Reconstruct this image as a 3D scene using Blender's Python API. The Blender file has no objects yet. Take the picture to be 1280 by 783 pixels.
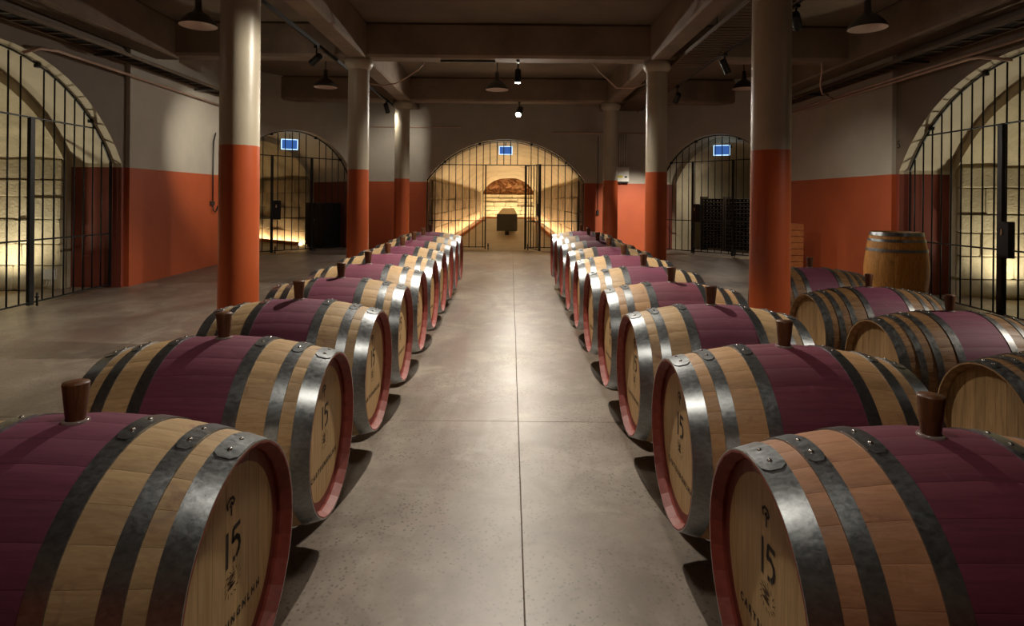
import bpy, bmesh, math, random
from mathutils import Vector, Matrix, Euler
random.seed(7)
C = bpy.context.scene.collection
SC = bpy.context.scene
PI = math.pi
R_ = math.radians

# ------------------------------------------------------------------ camera, world, exposure
FPX, EYE, SLOPE = 750.0, 1.43, 0.015
cam_d = bpy.data.cameras.new('camera'); cam = bpy.data.objects.new('camera', cam_d); C.objects.link(cam)
cam_d.sensor_fit = 'HORIZONTAL'; cam_d.sensor_width = 36.0; cam_d.lens = FPX/1280*36
cam_d.shift_x = 2/1280; cam_d.shift_y = -141.5/1280
cam_d.clip_start = 0.05; cam_d.clip_end = 200
cam.matrix_world = Matrix.Translation((0, 0, EYE)) @ Euler((PI/2, 0, 0)).to_matrix().to_4x4() @ Matrix.Rotation(R_(0.5), 4, 'Z')
SC.camera = cam
w = bpy.data.worlds.new('world'); SC.world = w; w.use_nodes = True
w.node_tree.nodes['Background'].inputs[0].default_value = (1.0, 0.88, 0.75, 1)
w.node_tree.nodes['Background'].inputs[1].default_value = 0.02
vs = SC.view_settings
vs.view_transform = 'Standard'; vs.look = 'None'; vs.gamma = 1; vs.use_curve_mapping = False; vs.exposure = 0.0

WARM = (1.0, 0.91, 0.78)
GOLD = (1.0, 0.70, 0.36)

def F(y): return SLOPE*min(y, 14.45)          # the cellar floor rises gently towards the far wall

# ------------------------------------------------------------------ helpers
class MB:
    """collects geometry; build() links it as one mesh object"""
    def __init__(s): s.v = []; s.f = []; s.m = []; s.sm = []
    def add(s, vs_, fs_, mi=0, smooth=False):
        o = len(s.v); s.v += [tuple(p) for p in vs_]
        for f in fs_: s.f.append(tuple(o+i for i in f)); s.m.append(mi); s.sm.append(smooth)
        return s
    def box(s, a, b, mi=0, mat=None):
        x0, y0, z0 = a; x1, y1, z1 = b
        p = [Vector(q) for q in ((x0,y0,z0),(x1,y0,z0),(x1,y1,z0),(x0,y1,z0),(x0,y0,z1),(x1,y0,z1),(x1,y1,z1),(x0,y1,z1))]
        if mat is not None: p = [mat @ q for q in p]
        return s.add(p, [(0,3,2,1),(4,5,6,7),(0,1,5,4),(1,2,6,5),(2,3,7,6),(3,0,4,7)], mi)
    def cbox(s, a, b, c=0.01, mi=0, mat=None):
        """box with chamfered edges"""
        x0, y0, z0 = a; x1, y1, z1 = b
        vs_ = []; idx = {}
        for ix, X in ((0,x0),(1,x1)):
            for iy, Y in ((0,y0),(1,y1)):
                for iz, Z in ((0,z0),(1,z1)):
                    sx, sy, sz = (c if ix == 0 else -c), (c if iy == 0 else -c), (c if iz == 0 else -c)
                    for k, q in enumerate(((X, Y+sy, Z+sz), (X+sx, Y, Z+sz), (X+sx, Y+sy, Z))):
                        idx[(ix,iy,iz,k)] = len(vs_); vs_.append(Vector(q))
        g = lambda *k: idx[k]
        fs = []
        for i in (0,1):
            a_ = [g(i,0,0,0),g(i,1,0,0),g(i,1,1,0),g(i,0,1,0)]; fs.append(a_ if i else a_[::-1])
            a_ = [g(0,i,0,1),g(0,i,1,1),g(1,i,1,1),g(1,i,0,1)]; fs.append(a_ if i else a_[::-1])
            a_ = [g(0,0,i,2),g(1,0,i,2),g(1,1,i,2),g(0,1,i,2)]; fs.append(a_ if i else a_[::-1])
        for i in (0,1):
            for j in (0,1):
                for (k1,k2,mk) in ((0,1,lambda z:(i,j,z)),(0,2,lambda z:(i,z,j)),(1,2,lambda z:(z,i,j))):
                    fs.append([g(*mk(0),k1),g(*mk(1),k1),g(*mk(1),k2),g(*mk(0),k2)])
        for i in (0,1):
            for j in (0,1):
                for k in (0,1): fs.append([g(i,j,k,0),g(i,j,k,1),g(i,j,k,2)])
        if mat is not None: vs_ = [mat @ q for q in vs_]
        return s.add(vs_, fs, mi)
    def lathe(s, prof, n=24, axis='Z', mi=0, smooth=True, a0=0.0, a1=2*PI, off=(0,0,0), mat=None):
        """prof: list of (radius, height)"""
        full = abs(a1-a0-2*PI) < 1e-6
        cnt = n if full else n+1
        vs_ = []
        for r, h in prof:
            for k in range(cnt):
                a = a0+(a1-a0)*k/n
                c_, s_ = r*math.cos(a), r*math.sin(a)
                p = (c_, s_, h) if axis == 'Z' else (h, c_, s_)
                p = Vector((p[0]+off[0], p[1]+off[1], p[2]+off[2]))
                vs_.append(mat @ p if mat is not None else p)
        fs = []
        for i in range(len(prof)-1):
            for k in range(n):
                k2 = (k+1) % cnt
                fs.append((i*cnt+k, i*cnt+k2, (i+1)*cnt+k2, (i+1)*cnt+k))
        return s.add(vs_, fs, mi, smooth)
    def tube(s, pts, r, n=8, mi=0, smooth=True, caps=True):
        pts = [Vector(p) for p in pts]; rs = r if isinstance(r, (list, tuple)) else [r]*len(pts)
        vs_ = []; up = None
        for i, p in enumerate(pts):
            d = (pts[min(i+1,len(pts)-1)]-pts[max(i-1,0)]).normalized()
            if up is None: up = Vector((0,0,1)) if abs(d.z) < .9 else Vector((1,0,0))
            x = d.cross(up)
            if x.length < 1e-5: x = d.cross(Vector((0,1,0)))
            x.normalize(); y = x.cross(d).normalized(); up = y
            for k in range(n):
                a = 2*PI*k/n; vs_.append(p+(x*math.cos(a)+y*math.sin(a))*rs[i])
        fs = []
        for i in range(len(pts)-1):
            for k in range(n): fs.append((i*n+k, i*n+(k+1)%n, (i+1)*n+(k+1)%n, (i+1)*n+k))
        s.add(vs_, fs, mi, smooth)
        if caps:
            o = len(s.v)-len(vs_)
            s.f.append(tuple(o+k for k in range(n))[::-1]); s.m.append(mi); s.sm.append(False)
            e = o+(len(pts)-1)*n
            s.f.append(tuple(e+k for k in range(n))); s.m.append(mi); s.sm.append(False)
        return s
    def mesh(s, name, mats):
        me = bpy.data.meshes.new(name); me.from_pydata(s.v, [], s.f)
        for m in (mats if isinstance(mats, (list, tuple)) else [mats]): me.materials.append(m)
        me.polygons.foreach_set('material_index', s.m); me.polygons.foreach_set('use_smooth', s.sm)
        bm = bmesh.new(); bm.from_mesh(me); bmesh.ops.recalc_face_normals(bm, faces=bm.faces); bm.to_mesh(me); bm.free()
        me.update(); return me
    def build(s, name, mats, parent=None, loc=None, rot=None):
        return link(name, s.mesh(name, mats), parent, loc, rot)

def link(name, me, parent=None, loc=None, rot=None, scale=None):
    o = bpy.data.objects.new(name, me); C.objects.link(o)
    if parent is not None: o.parent = parent
    if loc is not None: o.location = loc
    if rot is not None: o.rotation_euler = rot
    if scale is not None: o.scale = scale
    return o
def tag(o, label, cat, group=None):
    o['label'] = label; o['category'] = cat
    if group: o['group'] = group
    return o
def thing(name, label, cat, loc=(0,0,0), rz=0.0, group=None):
    o = link(name, None, None, loc, (0,0,rz)); o.empty_display_size = .1
    return tag(o, label, cat, group)
def struct(o): o['kind'] = 'structure'; return o
def copy_tree(o, parent=None):
    c = o.copy(); C.objects.link(c); c.parent = parent
    for ch in o.children: copy_tree(ch, c)
    return c
ORD = ['first','second','third','fourth','fifth','sixth','seventh','eighth','ninth','tenth','eleventh','twelfth','thirteenth','fourteenth']

# ------------------------------------------------------------------ materials
def srgb(r, g, b):
    f = lambda c: (c/255/12.92) if c/255 <= .04045 else ((c/255+.055)/1.055)**2.4
    return (f(r), f(g), f(b), 1)
class NT:
    def __init__(s, name, rough=.6, metal=0.0):
        s.mat = bpy.data.materials.new(name); s.mat.use_nodes = True
        s.t = s.mat.node_tree; s.b = s.t.nodes['Principled BSDF']
        s.b.inputs['Roughness'].default_value = rough; s.b.inputs['Metallic'].default_value = metal
    def n(s, typ, **kw):
        nd = s.t.nodes.new(typ)
        for k, v in kw.items():
            if k.startswith('i_'): nd.inputs[k[2:].replace('_',' ')].default_value = v
            else: setattr(nd, k, v)
        return nd
    def l(s, a, b): s.t.links.new(a, b)
    def coord(s, kind='Object', scale=(1,1,1)):
        tc = s.n('ShaderNodeTexCoord'); mp = s.n('ShaderNodeMapping'); mp.inputs['Scale'].default_value = scale
        s.l(tc.outputs[kind], mp.inputs['Vector']); return mp.outputs['Vector']
    def world(s, scale=(1,1,1)):
        g = s.n('ShaderNodeNewGeometry'); mp = s.n('ShaderNodeMapping'); mp.inputs['Scale'].default_value = scale
        s.l(g.outputs['Position'], mp.inputs['Vector']); return mp.outputs['Vector']
    def noise(s, vec, scale, detail=4, rough=.6, dist=0.0):
        nd = s.n('ShaderNodeTexNoise'); nd.inputs['Scale'].default_value = scale; nd.inputs['Detail'].default_value = detail
        nd.inputs['Roughness'].default_value = rough; nd.inputs['Distortion'].default_value = dist
        s.l(vec, nd.inputs['Vector']); return nd.outputs['Fac']
    def ramp(s, fac, stops):
        r = s.n('ShaderNodeValToRGB'); e = r.color_ramp.elements
        while len(e) < len(stops): e.new(.5)
        for el, (p, c) in zip(e, stops): el.position = p; el.color = c
        s.l(fac, r.inputs['Fac']); return r.outputs['Color']
    def mix(s, fac, a, b, mode='MIX'):
        m = s.n('ShaderNodeMix', data_type='RGBA', blend_type=mode)
        for sock, val in ((m.inputs['Factor'], fac), (m.inputs['A'], a), (m.inputs['B'], b)): pass
        for sock, val in ((m.inputs[0], fac), (m.inputs[6], a), (m.inputs[7], b)):
            if hasattr(val, 'is_linked') or hasattr(val, 'links'): s.l(val, sock)
            else: sock.default_value = val
        return m.outputs[2]
    def math(s, op, a, b=0.0, c=None):
        m = s.n('ShaderNodeMath', operation=op)
        for sock, val in zip(m.inputs, (a, b, c)):
            if val is None: continue
            if hasattr(val, 'links'): s.l(val, sock)
            else: sock.default_value = val
        return m.outputs[0]
    def bump(s, h, strength=.3, dist=.01):
        b = s.n('ShaderNodeBump'); b.inputs['Strength'].default_value = strength; b.inputs['Distance'].default_value = dist
        s.l(h, b.inputs['Height']); s.l(b.outputs['Normal'], s.b.inputs['Normal'])
    def col(s, c):
        if hasattr(c, 'links'): s.l(c, s.b.inputs['Base Color'])
        else: s.b.inputs['Base Color'].default_value = c
    def rough(s, r):
        s.l(r, s.b.inputs['Roughness'])
M = {}
def oak_mat(name, light, dark, stain=None, rough=.5, axis='x', stain_amt=.5):
    n = NT(name, rough)
    g = n.n('ShaderNodeObjectInfo')
    base = n.coord('Object', (1,1,1))
    add = n.n('ShaderNodeVectorMath', operation='ADD'); n.l(base, add.inputs[0])
    sc = n.n('ShaderNodeVectorMath', operation='SCALE'); sc.inputs[0].default_value = (13.1,7.7,5.3); n.l(g.outputs['Random'], sc.inputs['Scale'])
    n.l(sc.outputs[0], add.inputs[1])
    mp = n.n('ShaderNodeMapping'); mp.inputs['Scale'].default_value = {'x':(3,55,55),'z':(55,55,3)}[axis]; n.l(add.outputs[0], mp.inputs['Vector'])
    gr = n.noise(mp.outputs[0], 1.6, 6, .65, .6)
    mp2 = n.n('ShaderNodeMapping'); mp2.inputs['Scale'].default_value = (4,9,9) if axis == 'x' else (9,9,4); n.l(add.outputs[0], mp2.inputs['Vector'])
    bl = n.noise(mp2.outputs[0], 1.2, 3, .5, .8)
    c = n.ramp(gr, [(.28, dark), (.62, light)])
    c = n.mix(n.math('MULTIPLY', bl, .22), c, dark)
    # stave to stave variation in tone
    v = n.math('MULTIPLY_ADD', g.outputs['Random'], .22, .88)
    vc = n.n('ShaderNodeCombineColor'); [n.l(v, vc.inputs[i]) for i in range(3)]
    c = n.mix(1.0, c, vc.outputs[0], 'MULTIPLY')
    if stain:
        sp = n.noise(add.outputs[0], 9, 3, .6, 1.0)
        c = n.mix(n.ramp(sp, [(.60, (0,0,0,1)), (.74, (stain_amt,)*3+(1,))]), c, stain)
    c = n.mix(1.0, c, g.outputs['Color'], 'MULTIPLY')
    n.col(c); n.bump(gr, .06, .003)
    return n.mat
def mats():
    M['oak'] = oak_mat('oak_stave', srgb(200,170,128), srgb(172,140,100), srgb(120,70,75))
    M['oak_old'] = oak_mat('aged_oak_stave', srgb(150,112,70), srgb(92,62,36), srgb(70,40,34))
    M['oak_up'] = oak_mat('amber_oak_stave', srgb(232,168,84), srgb(172,108,46), srgb(100,58,26))
    M['wine'] = oak_mat('wine_stained_oak', srgb(120,60,82), srgb(98,46,66), srgb(134,72,94), .68)
    M['bung'] = oak_mat('bung_wood', srgb(112,68,38), srgb(48,27,15), None, .45, 'z')
    # head boards: bare oak, painted dull red towards the rim
    n = NT('oak_head', .55); oi = n.n('ShaderNodeObjectInfo')
    co = n.coord('Object', (60,60,4)); gr = n.noise(co, 1.5, 5, .6, .5)
    c = n.ramp(gr, [(.3, srgb(182,146,96)), (.65, srgb(212,178,126))])
    v = n.math('MULTIPLY_ADD', oi.outputs['Random'], .16, .9)
    vc = n.n('ShaderNodeCombineColor'); [n.l(v, vc.inputs[i]) for i in range(3)]
    c = n.mix(1.0, c, vc.outputs[0], 'MULTIPLY'); c = n.mix(1.0, c, oi.outputs['Color'], 'MULTIPLY')
    tc = n.n('ShaderNodeTexCoord'); sx = n.n('ShaderNodeSeparateXYZ'); n.l(tc.outputs['Object'], sx.inputs[0])
    zz = n.math('SUBTRACT', sx.outputs['Z'], .371)
    rr = n.math('SQRT', n.math('ADD', n.math('MULTIPLY', sx.outputs['Y'], sx.outputs['Y']), n.math('MULTIPLY', zz, zz)))
    rn = n.math('ADD', rr, n.math('MULTIPLY', n.noise(n.coord('Object'), 30, 2), .004))
    c = n.mix(n.math('GREATER_THAN', rn, .2545), c, srgb(128,58,46)); n.col(c); M['head'] = n.mat
    n = NT('aged_oak_head', .6); gr = n.noise(n.coord('Object', (50,50,4)), 1.5, 5, .6, .5); oi = n.n('ShaderNodeObjectInfo')
    c = n.ramp(gr, [(.3, srgb(128,98,62)), (.65, srgb(164,130,86))])
    v = n.math('MULTIPLY_ADD', oi.outputs['Random'], .3, .8)
    vc = n.n('ShaderNodeCombineColor'); [n.l(v, vc.inputs[i]) for i in range(3)]
    n.col(n.mix(1.0, c, vc.outputs[0], 'MULTIPLY')); M['head_old'] = n.mat
    n = NT('red_chime', .55); nz = n.noise(n.coord('Object', (8,8,8)), 4, 4)
    n.col(n.ramp(nz, [(.3, srgb(122,50,40)), (.7, srgb(150,70,58))])); M['chime'] = n.mat
    n = NT('bare_chime', .6); nz = n.noise(n.coord('Object', (8,8,8)), 4, 4)
    n.col(n.ramp(nz, [(.3, srgb(120,88,54)), (.7, srgb(168,130,84))])); M['chime_bare'] = n.mat
    n = NT('galvanised_steel', .36, .95); nz = n.noise(n.coord('Object', (16,22,22)), 3.2, 6, .7, .3)
    n.col(n.ramp(nz, [(.25, srgb(124,128,131)), (.75, srgb(170,174,176))]))
    n.rough(n.math('MULTIPLY_ADD', nz, .26, .20)); n.bump(nz, .08, .003); M['steel'] = n.mat
    n = NT('dull_steel', .45, .85); nz = n.noise(n.coord('Object', (10,10,10)), 3.5, 5, .65, .4)
    n.col(n.ramp(nz, [(.3, srgb(84,84,84)), (.7, srgb(130,130,128))])); n.rough(n.math('MULTIPLY_ADD', nz, .3, .25)); M['steel_dull'] = n.mat
    n = NT('rivet_steel', .25, 1.0); n.col(srgb(196,192,186)); M['rivet'] = n.mat
    n = NT('clear_seal', .2); n.col(srgb(150,130,126)); n.b.inputs['Transmission Weight'].default_value = .3; M['seal'] = n.mat
    n = NT('stencil_ink', .7); n.col(srgb(42,34,30)); M['ink'] = n.mat
    n = NT('faded_ink', .7); n.col(srgb(96,74,54)); M['ink_faint'] = n.mat
    # paint on walls and pillars: orange red dado below, warm grey white above
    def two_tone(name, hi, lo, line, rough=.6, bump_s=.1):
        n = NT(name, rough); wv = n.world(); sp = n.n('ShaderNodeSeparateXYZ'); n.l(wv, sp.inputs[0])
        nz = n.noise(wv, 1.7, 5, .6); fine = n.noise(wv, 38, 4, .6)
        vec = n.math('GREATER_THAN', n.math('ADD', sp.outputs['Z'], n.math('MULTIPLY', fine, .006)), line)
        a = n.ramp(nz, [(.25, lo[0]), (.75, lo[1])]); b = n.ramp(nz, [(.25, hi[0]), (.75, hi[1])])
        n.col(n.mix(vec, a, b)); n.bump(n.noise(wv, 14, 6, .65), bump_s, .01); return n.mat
    RED = (srgb(166,74,37), srgb(182,86,43)); WHT = (srgb(168,160,146), srgb(188,180,164))
    M['wall'] = two_tone('wall_paint', WHT, RED, 1.85)
    M['wall_arch'] = two_tone('arch_wall_dark_tone', (srgb(112,96,80), srgb(128,112,94)), (srgb(128,52,30), srgb(140,60,36)), 1.85)  # arch bays: both colour bands darker than the plain stretches
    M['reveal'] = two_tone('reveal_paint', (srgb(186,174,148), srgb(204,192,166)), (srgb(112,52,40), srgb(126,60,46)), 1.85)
    M['pillar'] = two_tone('pillar_paint', (srgb(164,154,134), srgb(184,174,152)), RED, 1.88, .38, .18)
    n = NT('ceiling_concrete', .8); wv = n.world(); nz = n.noise(wv, .8, 6, .65)
    n.col(n.ramp(nz, [(.3, srgb(108,94,80)), (.7, srgb(136,120,102))])); n.bump(n.noise(wv, 6, 5), .15, .02); M['ceiling'] = n.mat
    n = NT('beam_concrete', .75); wv = n.world(); nz = n.noise(wv, 1.5, 6, .65)
    n.col(n.ramp(nz, [(.3, srgb(112,96,82)), (.7, srgb(146,126,106))])); n.bump(n.noise(n.world((1,1,6)), 5, 5), .2, .02); M['beam'] = n.mat
    # floor: worn concrete, reddish wine stains and fine aggregate
    n = NT('concrete_floor', .4); wv = n.world((1,1,0)); a = n.noise(wv, .9, 6, .62, .5); b = n.noise(n.world((2.2,.8,0)), .7, 5, .6, 1.2)
    c = n.ramp(a, [(.30, srgb(118,105,94)), (.70, srgb(166,154,139))])
    c = n.mix(n.ramp(b, [(.46, (0,0,0,1)), (.68, (.7,.7,.7,1))]), c, srgb(116,86,76))
    vo = n.n('ShaderNodeTexVoronoi'); vo.inputs['Scale'].default_value = 48; n.l(wv, vo.inputs['Vector'])
    sp = n.ramp(vo.outputs['Distance'], [(.16, (1,1,1,1)), (.34, (0,0,0,1))])
    msk = n.ramp(n.noise(wv, 1.5, 3), [(.34, (0,0,0,1)), (.56, (.8,.8,.8,1))])
    c = n.mix(n.mix(1.0, sp, msk, 'MULTIPLY'), c, srgb(58,50,44))
    fn = n.noise(wv, 22, 5, .7); c = n.mix(n.math('MULTIPLY', fn, .28), c, srgb(104,94,84))
    md = n.noise(wv, 3.6, 6, .7, .8); c = n.mix(n.ramp(md, [(.36, (.55,.55,.55,1)), (.60, (0,0,0,1))]), c, srgb(98,86,76))
    c = n.mix(n.ramp(n.noise(wv, 2.1, 5, .7, .5), [(.58, (0,0,0,1)), (.78, (.5,.5,.5,1))]), c, srgb(190,180,160))
    n.col(c); n.rough(n.math('MULTIPLY_ADD', a, .3, .26)); n.bump(fn, .08, .004); M['floor'] = n.mat
    n = NT('joint_filler', .9); n.col(srgb(84,74,66)); M['joint'] = n.mat
    def stone(name, c0, c1, c2, sc=1.0, rough=.85):
        n = NT(name, rough); oi = n.n('ShaderNodeObjectInfo'); wv = n.world((1,1,1))
        a = n.noise(wv, 1.4*sc, 7, .65, .4); b = n.noise(wv, 9*sc, 6, .7)
        c = n.ramp(a, [(.28, c0), (.52, c1), (.75, c2)])
        c = n.mix(n.math('MULTIPLY', b, .35), c, c0)
        v = n.math('MULTIPLY_ADD', oi.outputs['Random'], .24, .86)
        vc = n.n('ShaderNodeCombineColor'); [n.l(v, vc.inputs[i]) for i in range(3)]
        n.col(n.mix(1.0, c, vc.outputs[0], 'MULTIPLY')); n.bump(n.math('ADD', b, n.noise(wv, 30*sc, 4)), .55, .025); return n.mat
    M['stone'] = stone('limestone', srgb(150,138,112), srgb(196,184,154), srgb(214,204,176))
    M['stone_dark'] = stone('brown_limestone', srgb(104,86,62), srgb(160,138,104), srgb(188,168,130), 1.6)
    M['rock'] = stone('rusty_rock', srgb(96,58,38), srgb(160,112,72), srgb(182,150,104), 1.3)
    M['brickred'] = stone('red_rubble', srgb(120,64,48), srgb(176,140,112), srgb(150,84,62), 3.0)
    M['vault'] = stone('vault_plaster', srgb(178,164,134), srgb(206,192,160), srgb(216,204,176), .7)
    n = NT('earth_floor', .7); wv = n.world(); nz = n.noise(wv, 1.2, 6, .6)
    n.col(n.ramp(nz, [(.3, srgb(128,112,88)), (.7, srgb(168,150,120))])); M['vfloor'] = n.mat
    def plain(key, name, c, rough=.5, metal=0.0, c2=None):
        n = NT(name, rough, metal)
        if c2 is None: c2 = tuple(min(1, x*1.25) for x in c[:3])+(1,)
        nz = n.noise(n.coord('Object'), 9, 4, .6); n.col(n.ramp(nz, [(.3, c), (.7, c2)])); M[key] = n.mat
    plain('iron', 'black_iron', srgb(26,28,30), .42, .3)
    plain('iron_grey', 'grey_iron', srgb(60,58,54), .4, .5)
    plain('black', 'black_powder_coat', srgb(18,18,19), .45)
    plain('tray', 'tray_metal', srgb(92,76,60), .5, .5)
    plain('pipe', 'conduit_paint', srgb(190,160,142), .45)
    plain('white', 'white_plastic', srgb(205,202,192), .45)
    plain('enamel_out', 'dark_enamel', srgb(58,52,46), .35)
    plain('enamel_in', 'pale_enamel', srgb(206,188,176), .4)
    plain('timber', 'dark_timber', srgb(54,40,30), .7)
    plain('crate', 'crate_pine', srgb(166,98,52), .65, 0, srgb(190,120,66))
    plain('glass', 'bottle_glass', srgb(14,16,13), .12)
    plain('foil', 'bottle_foil', srgb(120,112,104), .3, .6)
    plain('cabinet', 'black_cabinet', srgb(20,20,22), .3)
    plain('cloth', 'grey_slate_panel', srgb(58,58,58), .55)
    plain('tabletop', 'pale_stone_top', srgb(184,170,142), .5)
    plain('red_hose', 'red_rubber', srgb(150,20,18), .4)
    plain('yellow', 'yellow_label', srgb(190,180,40), .5)
    plain('slot', 'dark_slot', srgb(24,22,20), .6)
    def emit(key, name, c, st):
        n = NT(name, .5); n.b.inputs['Base Color'].default_value = c; n.b.inputs['Emission Color'].default_value = c
        n.b.inputs['Emission Strength'].default_value = st; M[key] = n.mat
    emit('lamp', 'lamp_lens', (1,.92,.78,1), 60)
    emit('led', 'warm_led', (1,.77,.47,1), 85)
    emit('led_soft', 'warm_led_soft', (1,.74,.42,1), 34)
    emit('blue', 'blue_sign_face', (.05,.15,.50,1), .7)
    emit('blue_edge', 'blue_sign_edge', (.45,.72,1,1), 1.6)
    emit('uplens', 'uplight_lens', (1,.95,.8,1), 30)
mats()

def spot(name, loc, aim, power, ang=120, blend=.9, radius=.04, color=WARM, parent=None):
    d = bpy.data.lights.new(name, 'SPOT'); d.energy = power; d.spot_size = R_(ang); d.spot_blend = blend
    d.shadow_soft_size = radius; d.color = color
    o = bpy.data.objects.new(name, d); C.objects.link(o)
    o.location = loc; o.rotation_euler = (Vector(aim)-Vector(loc)).to_track_quat('-Z', 'Y').to_euler()
    return o

# ------------------------------------------------------------------ structure: floor
WX = 5.5; YB = 14.45; YN = -2.2; CZ = 4.12
def slope_box(mb, x0, x1, y0, y1, z0, z1, mi=0):
    v = [(x,y,F(y)+z) for z in (z0,z1) for (x,y) in ((x0,y0),(x1,y0),(x1,y1),(x0,y1))]
    mb.add(v, [(0,3,2,1),(4,5,6,7),(0,1,5,4),(1,2,6,5),(2,3,7,6),(3,0,4,7)], mi)
fb = MB(); slope_box(fb, -6.6, 6.6, YN, YB+.6, -.25, -.004)
fl = struct(fb.build('floor', M['joint']))
XJ = [-6.6, -3.52, .06, 3.6, 6.6]; YJ = [YN, 3.72, 7.85, 11.95, YB+.6]
for i in range(4):
    for j in range(4):
        m = MB(); g = .0012; x0, x1, y0, y1 = XJ[i]+g, XJ[i+1]-g, YJ[j]+g, YJ[j+1]-g; b = .002
        v = [(x0,y0,F(y0)-.1),(x1,y0,F(y0)-.1),(x1,y1,F(y1)-.1),(x0,y1,F(y1)-.1),
             (x0,y0,F(y0)-b),(x1,y0,F(y0)-b),(x1,y1,F(y1)-b),(x0,y1,F(y1)-b),
             (x0+b,y0+b,F(y0)),(x1-b,y0+b,F(y0)),(x1-b,y1-b,F(y1)),(x0+b,y1-b,F(y1))]
        m.add(v, [(0,3,2,1)]+[(k,(k+1)%4,4+(k+1)%4,4+k) for k in range(4)]+[(4+k,4+(k+1)%4,8+(k+1)%4,8+k) for k in range(4)]+[(8,9,10,11)])
        m.build('floor_slab', M['floor'], fl)

# ceiling slab and beams
cb = MB(); cb.box((-7, YN-.2, CZ), (7, 16.5, CZ+.2)); ceiling = struct(cb.build('ceiling', M['ceiling']))
COLX = {'L': -2.36, 'R': 2.26}; COLY = [5.2, 9.3, 13.35]
BZ = 3.59
k = 0
for y in [1.1]+COLY:
    m = MB(); m.cbox((-5.75, y-.18, BZ), (5.75, y+.18, CZ), .04)
    k += 1; o = struct(m.build('trim_%d' % k, M['beam'])); o['label'] = 'deep concrete beam crossing the cellar ceiling'
for x in COLX.values():
    m = MB()
    m.cbox((x-.15, YN, BZ-.01), (x+.15, YB+.1, CZ), .03)
    k += 1; o = struct(m.build('trim_%d' % k, M['beam'])); o['label'] = 'long concrete beam carried by a row of pillars'
for x0, x1, y1 in ((-5.52, -5.12, 9.3), (5.12, 5.52, 12.6)):
    m = MB(); m.cbox((x0, YN, 3.56), (x1, y1, CZ), .025)
    k += 1; o = struct(m.build('trim_%d' % k, M['beam'])); o['label'] = 'concrete wall beam along the side wall above the cable tray'
# ------------------------------------------------------------------ structure: walls with arches and vaults
def arch_fn(hw, spring, top):
    rise = top-spring; R = (hw*hw+rise*rise)/(2*rise); zc = top-R
    return lambda u: zc+math.sqrt(max(R*R-u*u, 0))
def arch_pts(hw, spring, top, n=24):
    rise = top-spring; R = (hw*hw+rise*rise)/(2*rise); zc = top-R; a = math.asin(min(1, hw/R))
    if rise > hw: a = PI-a
    return [(R*math.sin(-a+2*a*i/n), zc+R*math.cos(-a+2*a*i/n)) for i in range(n+1)]
def jit(p, s): return (p[0]+random.uniform(-s,s), p[1]+random.uniform(-s,s), p[2]+random.uniform(-s,s))

def wall_panel(name, mat, loc, rz, u0, u1, hw, spring, top, reveal, zt=CZ, mat_rev=None, label=None, zb=-.15):
    """front face with an arched hole; the painted reveal is its child. local x runs along the wall, local y away from the room"""
    P = arch_pts(hw, spring, top)
    m = MB(); T = .0
    for a, b in ((u0, -hw), (hw, u1)):
        if b-a > .01: m.add([(a,0,zb),(b,0,zb),(b,0,zt),(a,0,zt)], [(0,1,2,3)])
    for (a, za), (b, zb_) in zip(P[:-1], P[1:]):
        m.add([(a,0,za),(b,0,zb_),(b,0,zt),(a,0,zt)], [(0,1,2,3)])
    o = struct(m.build(name, mat, None, loc, (0,0,rz)))
    if label: o['label'] = label
    r = MB(); path = [(-hw, zb)]+P+[(hw, zb)]
    # rounded arris strip then the reveal itself
    for (a, za), (b, zb_) in zip(path[:-1], path[1:]):
        r.add([(a,0,za),(b,0,zb_),(b,reveal,zb_),(a,reveal,za)], [(0,1,2,3)])
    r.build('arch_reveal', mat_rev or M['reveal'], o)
    return o

def vault(name, loc, rz, hw, spring, top, v0, v1, zf, mat, floor_mat, wall_h, dado=None, end=True, label=None, n=22, rough=.03, end_mat=None):
    """barrel vault behind an arch: tunnel skin, floor, end wall"""
    m = MB(); P = arch_pts(hw, spring, top, n)
    prof = [(-hw, zf-.1)]+[(-hw, zf+(spring-zf)*i/5) for i in range(1,5)]+P+[(hw, zf+(spring-zf)*i/5) for i in range(4,0,-1)]+[(hw, zf-.1)]
    nl = max(4, int((v1-v0)/.45)); V = []
    for j in range(nl+1):
        for (u, z) in prof:
            s = rough if 0 < j else 0
            V.append((u+random.uniform(-s,s), v0+(v1-v0)*j/nl, z+random.uniform(-s,s)))
    k_ = len(prof); Fc = [(j*k_+i, j*k_+i+1, (j+1)*k_+i+1, (j+1)*k_+i) for j in range(nl) for i in range(k_-1)]
    m.add(V, Fc, 0, True)
    o = struct(m.build(name, mat, None, loc, (0,0,rz)))
    if label: o['label'] = label
    # step between the painted reveal and the stone: thin ring face
    r = MB(); Q = arch_pts(hw+.14, spring, top+.14, n)
    A = [(-hw-.14, zf-.1)]+Q+[(hw+.14, zf-.1)]; B = [(-hw, zf-.1)]+P+[(hw, zf-.1)]
    for i in range(len(A)-1):
        r.add([(A[i][0],v0,A[i][1]),(A[i+1][0],v0,A[i+1][1]),(B[i+1][0],v0,B[i+1][1]),(B[i][0],v0,B[i][1])], [(0,1,2,3)])
    r.build('arch_ring', mat, o)
    f = MB(); f.box((-hw-.2, -.1, zf-.3), (hw+.2, v1+.3, zf-.005)); f.build('vault_floor', floor_mat, o)
    if end:
        e = MB(); e.box((-hw-.3, v1-.05, zf-.2), (hw+.3, v1+.2, top+.3)); e.build('end_wall', end_mat or mat, o)
    return o

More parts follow.
